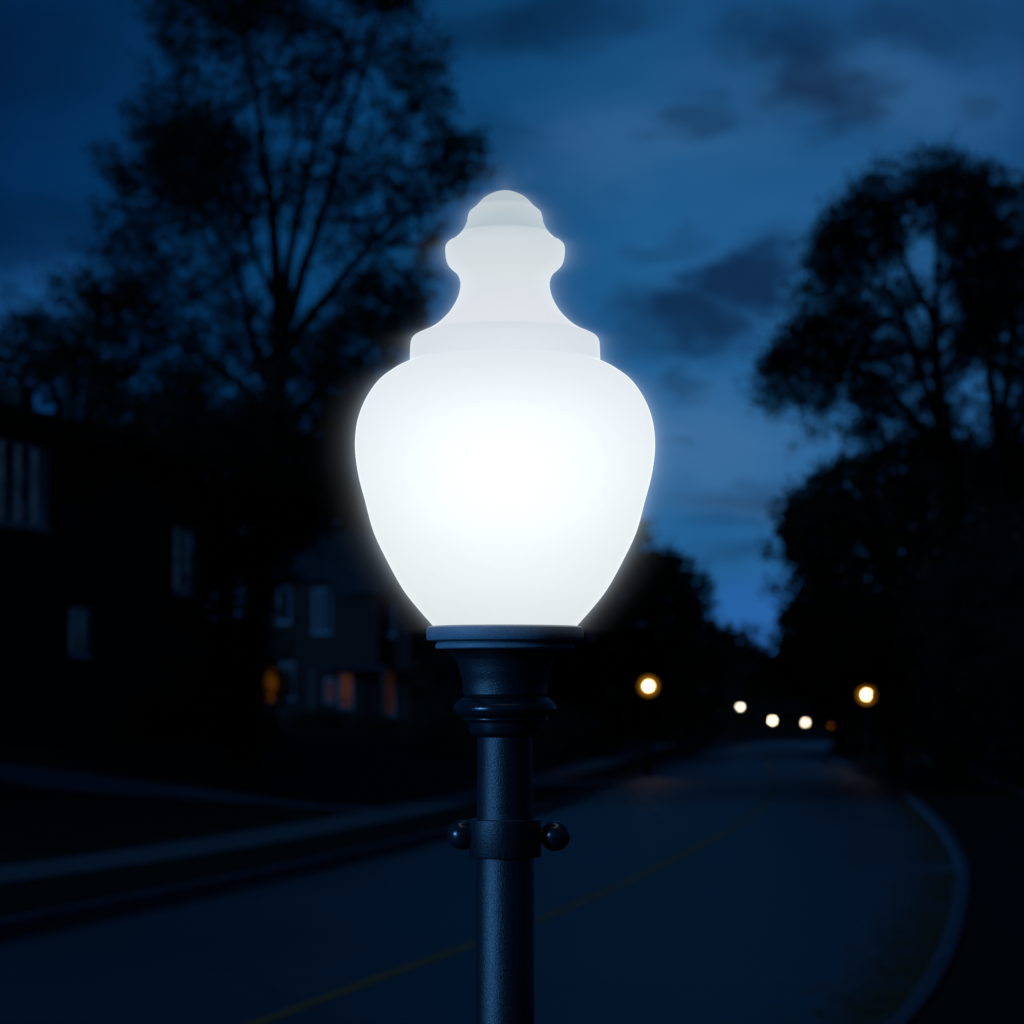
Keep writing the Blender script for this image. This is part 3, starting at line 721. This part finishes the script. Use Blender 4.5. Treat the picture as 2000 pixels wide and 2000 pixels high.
# projecting front gable with sloping roof
m = MB(); m.box(X(655), X(738), -.4, 0, -.3, Z(1165)); m.build('wall', M['brick'], hB)
r = MB()
a, b = X(640), X(760); zt = Z(1108); ze = Z(1160)
r.v += [(a,-.8,ze),(b,-.8,ze),(b,.3,zt),(a,.3,zt),(a,-.8,ze+.15),(b,-.8,ze+.15),(b,.3,zt+.15),(a,.3,zt+.15)]
for q in ((0,3,2,1),(4,5,6,7),(0,1,5,4),(1,2,6,5),(2,3,7,6),(3,0,4,7)): r.f.append(q)
r.build('roof', M['roof'], hB)
window_unit(hB, X(613), X(643), Z(1232), Z(1152), 2, curtain=True)
window_unit(hB, X(747), X(767), Z(1236), Z(1172), 1, curtain=True)
window_unit(hB, X(546), X(564), Z(1212), Z(1150), 1, curtain=False)
window_unit(hB, X(550), X(571), Z(1362), Z(1298), 2, curtain=True)
window_unit(hB, X(754), X(768), Z(1392), Z(1312), 1, pane=M['amber_dim'], y=0)
window_unit(hB, X(666), X(685), Z(1380), Z(1318), 1, pane=M['amber_window'], y=-.4, sill=False)
window_unit(hB, X(638), X(650), Z(1370), Z(1328), 1, pane=M['amber_dim'], y=0, sill=False)
d = MB(); d.box(X(694), X(716), -.46, -.40, .15, Z(1322)); dr = d.build('door', M['door'], hB)
d = MB(); d.lathe([(0,-.04),(.03,-.03),(.04,0),(.03,.03),(0,.04)], 12, c=(X(698), -.52, 1.15)); d.build('handle', M['brass'], dr)
p = MB(); p.box(X(606), X(752), -2.0, -.42, Z(1309), Z(1300)); p.build('porch_roof', M['roof'], hB)
for px in (610, 748):
    p = MB(); p.tube([(X(px), -1.8, -.1), (X(px), -1.8, Z(1309))], [.09,.075], 14); p.build('porch_column', M['door'], hB)
# porch wall lamp seen as an amber blob at the house corner
pl = MB(); pl.lathe([(0,-.75),(.12,-.72),(.22,-.5),(.27,-.1),(.25,.4),(.15,.7),(0,.78)], 20, c=(X(527), -.35, Z(1336)))
wl = pl.build('wall_lantern', M['porch_glow'], hB, True)
b_ = MB(); b_.box(X(527)-.05, X(527)+.05, -.30, .02, Z(1336)+.72, Z(1336)+.80); b_.build('bracket', M['door'], wl)

# ---------------------------------------------------------------- fallen leaves
def litter(name, f, s, y0, y1, n, wid, label, seed):
    rnd = random.Random(seed); m = MB()
    for _ in range(n):
        y = y0+(y1-y0)*rnd.random()**1.5
        if mnoise.noise(Vector((y*.22, seed, 0))) < -.25+rnd.uniform(-.2,.2): continue
        x = f(y) + s*abs(rnd.gauss(0, wid)) + s*.03
        a = rnd.uniform(0, 6.28); l = rnd.uniform(.05,.11); tl = rnd.uniform(-.3,.3)
        c = Vector((x, y, gz(y)+.014)); u = Vector((math.cos(a), math.sin(a), tl*.3))*l*.5; v = Vector((-math.sin(a), math.cos(a), tl*.2))*l*.34
        m.quad(c-u, c+v, c+u, c-v)
    tag(m.build(name, M['litter']), label, 'leaves', kind='stuff')
litter('fallen_leaves', XR, -1, 8, 150, 16000, .32, 'brown fallen leaves gathered along the right kerb', 1)
litter('fallen_leaves', XL, 1, 14, 120, 7000, .16, 'brown fallen leaves in the gutter of the left kerb', 2)

# ---------------------------------------------------------------- world
world = bpy.data.worlds.new("World"); scene.world = world; world.use_nodes = True
nt = world.node_tree; N = nt.nodes.new; L = nt.links.new
bg = nt.nodes['Background']; wo = nt.nodes['World Output']
SUN_DIR = Vector((-.90, -.60, .20)).normalized()      # towards the last glow of the sky, left and behind the viewer
def mth(op, a, b=None, c=None):
    n = N('ShaderNodeMath'); n.operation = op
    for i, v in enumerate((a, b, c)):
        if v is None: continue
        if isinstance(v, (int, float)): n.inputs[i].default_value = v
        else: L(v, n.inputs[i])
    return n.outputs[0]
def mixc(f, a, b, blend='MIX'):
    n = N('ShaderNodeMix'); n.data_type = 'RGBA'; n.blend_type = blend; n.clamp_factor = True
    for i, v in ((0, f), (6, a), (7, b)):
        if isinstance(v, (int, float)): n.inputs[i].default_value = v
        elif isinstance(v, tuple): n.inputs[i].default_value = (*v, 1)
        else: L(v, n.inputs[i])
    return n.outputs[2]
tc = N('ShaderNodeTexCoord'); sx = N('ShaderNodeSeparateXYZ'); L(tc.outputs['Generated'], sx.inputs[0])
ysafe = mth('MAXIMUM', sx.outputs['Y'], .05)
U = mth('DIVIDE', sx.outputs['X'], ysafe); V = mth('DIVIDE', sx.outputs['Z'], ysafe)
cb = N('ShaderNodeCombineXYZ'); L(U, cb.inputs[0]); L(V, cb.inputs[1])
n1 = N('ShaderNodeTexNoise'); n1.inputs['Scale'].default_value = 16; n1.inputs['Detail'].default_value = 5; n1.inputs['Roughness'].default_value = .62
mp = N('ShaderNodeMapping'); mp.inputs['Scale'].default_value = (1, 2.0, 1); L(cb.outputs[0], mp.inputs['Vector']); L(mp.outputs['Vector'], n1.inputs['Vector'])
sep = N('ShaderNodeSeparateColor'); L(n1.outputs['Color'], sep.inputs[0])
Uw = mth('MULTIPLY_ADD', mth('SUBTRACT', sep.outputs[0], .5), .075, U)
Vw = mth('MULTIPLY_ADD', mth('SUBTRACT', sep.outputs[1], .5), .040, V)
wv = N('ShaderNodeCombineXYZ'); L(Uw, wv.inputs[0]); L(Vw, wv.inputs[1])
def blob(px, py, rx, ry, tilt=0.0, amp=1.0):
    r = ray(px, py)
    mpb = N('ShaderNodeMapping'); mpb.vector_type = 'TEXTURE'
    mpb.inputs['Location'].default_value = (r.x/r.y, r.z/r.y, 0); mpb.inputs['Rotation'].default_value = (0, 0, tilt); mpb.inputs['Scale'].default_value = (rx/F, ry/F, 1)
    L(wv.outputs[0], mpb.inputs['Vector'])
    ln = N('ShaderNodeVectorMath'); ln.operation = 'LENGTH'; L(mpb.outputs['Vector'], ln.inputs[0])
    r_ = N('ShaderNodeMapRange'); r_.interpolation_type = 'SMOOTHSTEP'; r_.inputs['From Min'].default_value = 1.55; r_.inputs['From Max'].default_value = .35
    r_.inputs['To Max'].default_value = amp; L(ln.outputs['Value'], r_.inputs['Value'])
    return r_.outputs['Result']
def srgb(r, g, b):
    f = lambda c: (c/255/12.92) if c/255 <= .04045 else ((c/255+.055)/1.055)**2.4
    return (f(r), f(g), f(b))
# base: darker at the left, brightest right of centre, falling off overhead
ru = N('ShaderNodeValToRGB'); L(mth('MULTIPLY_ADD', U, 2.6, .5), ru.inputs['Fac'])
stops = [(0.0, srgb(1,36,76)), (.08, srgb(2,48,98)), (.24, srgb(5,58,108)), (.38, srgb(11,68,122)), (.52, srgb(22,84,140)), (.62, srgb(34,97,156)), (.80, srgb(36,94,153)), (.92, srgb(32,86,144)), (1.0, srgb(20,60,110))]
e = ru.color_ramp.elements; e[0].position = 0; e[0].color = (*stops[0][1],1); e[1].position = 1; e[1].color = (*stops[-1][1],1)
for p, c in stops[1:-1]: x = e.new(p); x.color = (*c,1)
col = ru.outputs['Color']
# height: top of the frame a little deeper
hv = N('ShaderNodeMapRange'); hv.inputs['From Min'].default_value = .13; hv.inputs['From Max'].default_value = .26; L(V, hv.inputs['Value'])
col = mixc(hv.outputs['Result'], col, mixc(1.0, col, (.42,.52,.58), 'MULTIPLY'))
# soft large variation
n2 = N('ShaderNodeTexNoise'); n2.inputs['Scale'].default_value = 9; n2.inputs['Detail'].default_value = 6; n2.inputs['Roughness'].default_value = .5
mp2 = N('ShaderNodeMapping'); mp2.inputs['Scale'].default_value = (1, 1.9, 1); mp2.inputs['Location'].default_value = (3.1, 1.7, 0); L(cb.outputs[0], mp2.inputs['Vector']); L(mp2.outputs['Vector'], n2.inputs['Vector'])
vr = N('ShaderNodeMapRange'); vr.inputs['From Min'].default_value = .35; vr.inputs['From Max'].default_value = .65; L(n2.outputs['Fac'], vr.inputs['Value'])
col = mixc(mth('MULTIPLY', vr.outputs['Result'], .32), col, mixc(1.0, col, (.5,.6,.68), 'MULTIPLY'))
# pale streaks
pale = mth('ADD', mth('ADD', mth('MULTIPLY', blob(1400,860,190,110), .5), mth('MULTIPLY', blob(1480,985,170,30,-.05), .3)), mth('ADD', mth('MULTIPLY', blob(1230,300,240,80), .25), mth('MULTIPLY', blob(1690,170,330,80), .22)))
col = mixc(pale, col, srgb(70,118,172))
col = mixc(mth('MULTIPLY', blob(1490,1230,150,80), .7), col, srgb(38,98,178))
col = mixc(mth('MULTIPLY', blob(60,610,170,130), .55), col, srgb(26,82,146))
# dark clouds
dk = None
for b in ((1330,625,150,80,.10,1.1),(1235,650,90,42,0,.6),(1460,530,120,70,.35,1.0),(1290,470,70,25,0,.35),(1560,140,150,100,-.5,.9),(1640,215,110,50,.4,.7),(1370,255,75,45,.2,.65),(1370,190,40,20,0,.3),
          (1060,55,200,60,.1,.70),(1120,90,90,40,0,.3),(1750,50,160,45,0,.5),(1850,30,160,60,0,.35),(1930,185,60,22,0,.35),(1330,750,62,24,0,.6),(1450,965,125,28,.06,.55),(1500,935,90,14,0,.3),(1440,1085,110,22,0,.45),(1310,860,50,12,0,.3),
          (1400,1010,90,20,0,.35),(50,130,190,130,0,.35),(40,460,180,70,-.1,.45),(930,260,90,60,0,.25)):
    v = blob(*b); dk = v if dk is None else mth('MAXIMUM', dk, v)
rag = N('ShaderNodeMapRange'); rag.inputs['From Min'].default_value = .3; rag.inputs['From Max'].default_value = .62; rag.inputs['To Min'].default_value = .75; rag.inputs['To Max'].default_value = 1.1; L(sep.outputs[2], rag.inputs['Value'])
dk = mth('MULTIPLY', dk, rag.outputs['Result'])
col = mixc(dk, col, mixc(1.0, col, (.30,.25,.30), 'MULTIPLY'))
# away from the glow (sideways, overhead, behind) the sky is night blue
fr = N('ShaderNodeMapRange'); fr.inputs['From Min'].default_value = .35; fr.inputs['From Max'].default_value = .95; L(sx.outputs['Y'], fr.inputs['Value'])
col = mixc(fr.outputs['Result'], srgb(3,22,48), col)
# the physical sky adds its twilight tint
sky = N('ShaderNodeTexSky'); sky.sky_type = 'NISHITA'; sky.sun_disc = False
sky.sun_elevation = math.asin(SUN_DIR.z); sky.sun_rotation = math.atan2(SUN_DIR.x, SUN_DIR.y)
bright = mixc(1.0, sky.outputs['Color'], (.0002,.0003,.0004), 'MULTIPLY')
col = mixc(1.0, col, bright, 'ADD')
col = mixc(1.0, col, (1.04, 1.02, .93), 'MULTIPLY')
L(col, bg.inputs['Color']); bg.inputs['Strength'].default_value = 1.0

# globe's glow, added as an emitting volume shell cut off toward the viewer
def halo():
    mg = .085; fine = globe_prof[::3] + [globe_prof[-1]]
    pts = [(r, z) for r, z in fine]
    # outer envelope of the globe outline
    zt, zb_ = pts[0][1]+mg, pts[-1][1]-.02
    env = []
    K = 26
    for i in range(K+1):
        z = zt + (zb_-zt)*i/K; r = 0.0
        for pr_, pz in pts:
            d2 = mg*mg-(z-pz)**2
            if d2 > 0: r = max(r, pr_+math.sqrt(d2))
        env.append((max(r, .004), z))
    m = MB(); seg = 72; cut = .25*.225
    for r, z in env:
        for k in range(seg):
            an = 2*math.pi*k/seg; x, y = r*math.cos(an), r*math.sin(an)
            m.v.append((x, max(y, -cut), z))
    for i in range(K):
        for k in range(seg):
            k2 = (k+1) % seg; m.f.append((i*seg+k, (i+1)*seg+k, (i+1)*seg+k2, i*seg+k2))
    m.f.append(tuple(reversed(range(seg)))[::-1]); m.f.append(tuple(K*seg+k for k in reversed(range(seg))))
    mat = bpy.data.materials.new('halo_emission'); mat.use_nodes = True; nt = mat.node_tree; nt.nodes.clear()
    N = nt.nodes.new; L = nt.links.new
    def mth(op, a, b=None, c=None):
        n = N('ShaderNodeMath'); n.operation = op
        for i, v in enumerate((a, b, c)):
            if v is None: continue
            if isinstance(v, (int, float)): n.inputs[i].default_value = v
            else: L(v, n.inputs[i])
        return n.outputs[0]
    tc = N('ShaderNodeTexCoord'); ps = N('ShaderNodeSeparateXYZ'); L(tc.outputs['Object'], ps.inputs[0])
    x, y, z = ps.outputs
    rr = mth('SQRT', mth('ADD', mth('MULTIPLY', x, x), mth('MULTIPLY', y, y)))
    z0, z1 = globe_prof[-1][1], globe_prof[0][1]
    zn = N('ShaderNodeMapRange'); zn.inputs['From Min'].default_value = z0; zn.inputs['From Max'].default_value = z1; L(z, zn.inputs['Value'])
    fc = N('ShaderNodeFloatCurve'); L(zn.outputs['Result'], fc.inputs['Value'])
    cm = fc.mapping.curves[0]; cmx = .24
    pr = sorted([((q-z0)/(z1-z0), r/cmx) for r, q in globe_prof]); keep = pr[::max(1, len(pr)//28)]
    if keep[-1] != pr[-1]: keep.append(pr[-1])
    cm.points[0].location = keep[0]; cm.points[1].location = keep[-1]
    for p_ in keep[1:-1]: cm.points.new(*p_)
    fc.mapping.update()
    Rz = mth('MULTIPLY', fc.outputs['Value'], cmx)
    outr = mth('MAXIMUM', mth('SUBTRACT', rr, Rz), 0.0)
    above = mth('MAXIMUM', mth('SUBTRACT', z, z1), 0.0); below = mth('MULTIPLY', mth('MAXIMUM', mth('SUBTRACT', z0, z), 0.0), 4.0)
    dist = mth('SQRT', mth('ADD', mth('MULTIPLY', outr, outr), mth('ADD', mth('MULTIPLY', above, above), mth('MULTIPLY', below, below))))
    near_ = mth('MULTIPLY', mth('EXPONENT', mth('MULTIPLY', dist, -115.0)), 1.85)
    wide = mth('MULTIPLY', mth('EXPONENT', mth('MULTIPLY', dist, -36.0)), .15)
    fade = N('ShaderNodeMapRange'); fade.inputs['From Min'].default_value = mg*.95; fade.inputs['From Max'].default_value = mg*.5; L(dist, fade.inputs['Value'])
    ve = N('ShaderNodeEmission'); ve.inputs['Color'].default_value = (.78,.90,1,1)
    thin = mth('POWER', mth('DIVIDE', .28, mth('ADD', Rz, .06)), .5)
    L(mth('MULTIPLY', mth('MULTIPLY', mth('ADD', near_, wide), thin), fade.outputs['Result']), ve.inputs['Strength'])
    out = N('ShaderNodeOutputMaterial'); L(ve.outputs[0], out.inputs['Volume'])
    o = m.build('halo', mat); o.location = (LX, LY, base_z)
    tag(o, 'added halo of glow close around the white lamp globe', 'halo', kind='stuff')
halo()
scene.cycles.volume_step_rate = .35

# ---------------------------------------------------------------- sun (the last glow in the west)
sd = bpy.data.lights.new('sun', 'SUN'); sd.energy = 1.35; sd.color = (.10,.42,1.0); sd.angle = R(15)
so = bpy.data.objects.new('sun', sd); COL.objects.link(so)
so.rotation_euler = (-SUN_DIR).to_track_quat('-Z', 'Y').to_euler()

# ---------------------------------------------------------------- camera
cd = bpy.data.cameras.new('camera'); co = bpy.data.objects.new('camera', cd); COL.objects.link(co)
cd.sensor_width = 36; cd.lens = 36*F/2000; cd.clip_start = .1; cd.clip_end = 6000
co.location = (0,0,CAMZ); co.rotation_euler = (R(90)+PITCH, 0, 0)
cd.dof.use_dof = True; cd.dof.focus_distance = LY-.05; cd.dof.aperture_fstop = 6.6
scene.camera = co

scene.view_settings.view_transform = 'Standard'; scene.view_settings.look = 'None'; scene.view_settings.exposure = 0; scene.view_settings.gamma = 1
scene.cycles.use_denoising = True; scene.cycles.denoising_input_passes = 'RGB_ALBEDO_NORMAL'; scene.cycles.denoising_prefilter = 'ACCURATE'
scene.cycles.use_adaptive_sampling = True; scene.cycles.adaptive_threshold = .012; scene.cycles.adaptive_min_samples = 32
scene.cycles.sample_clamp_indirect = 1.0; scene.cycles.max_bounces = 2; scene.cycles.diffuse_bounces = 1; scene.cycles.glossy_bounces = 1
world.cycles.sampling_method = 'MANUAL'; world.cycles.sample_map_resolution = 256
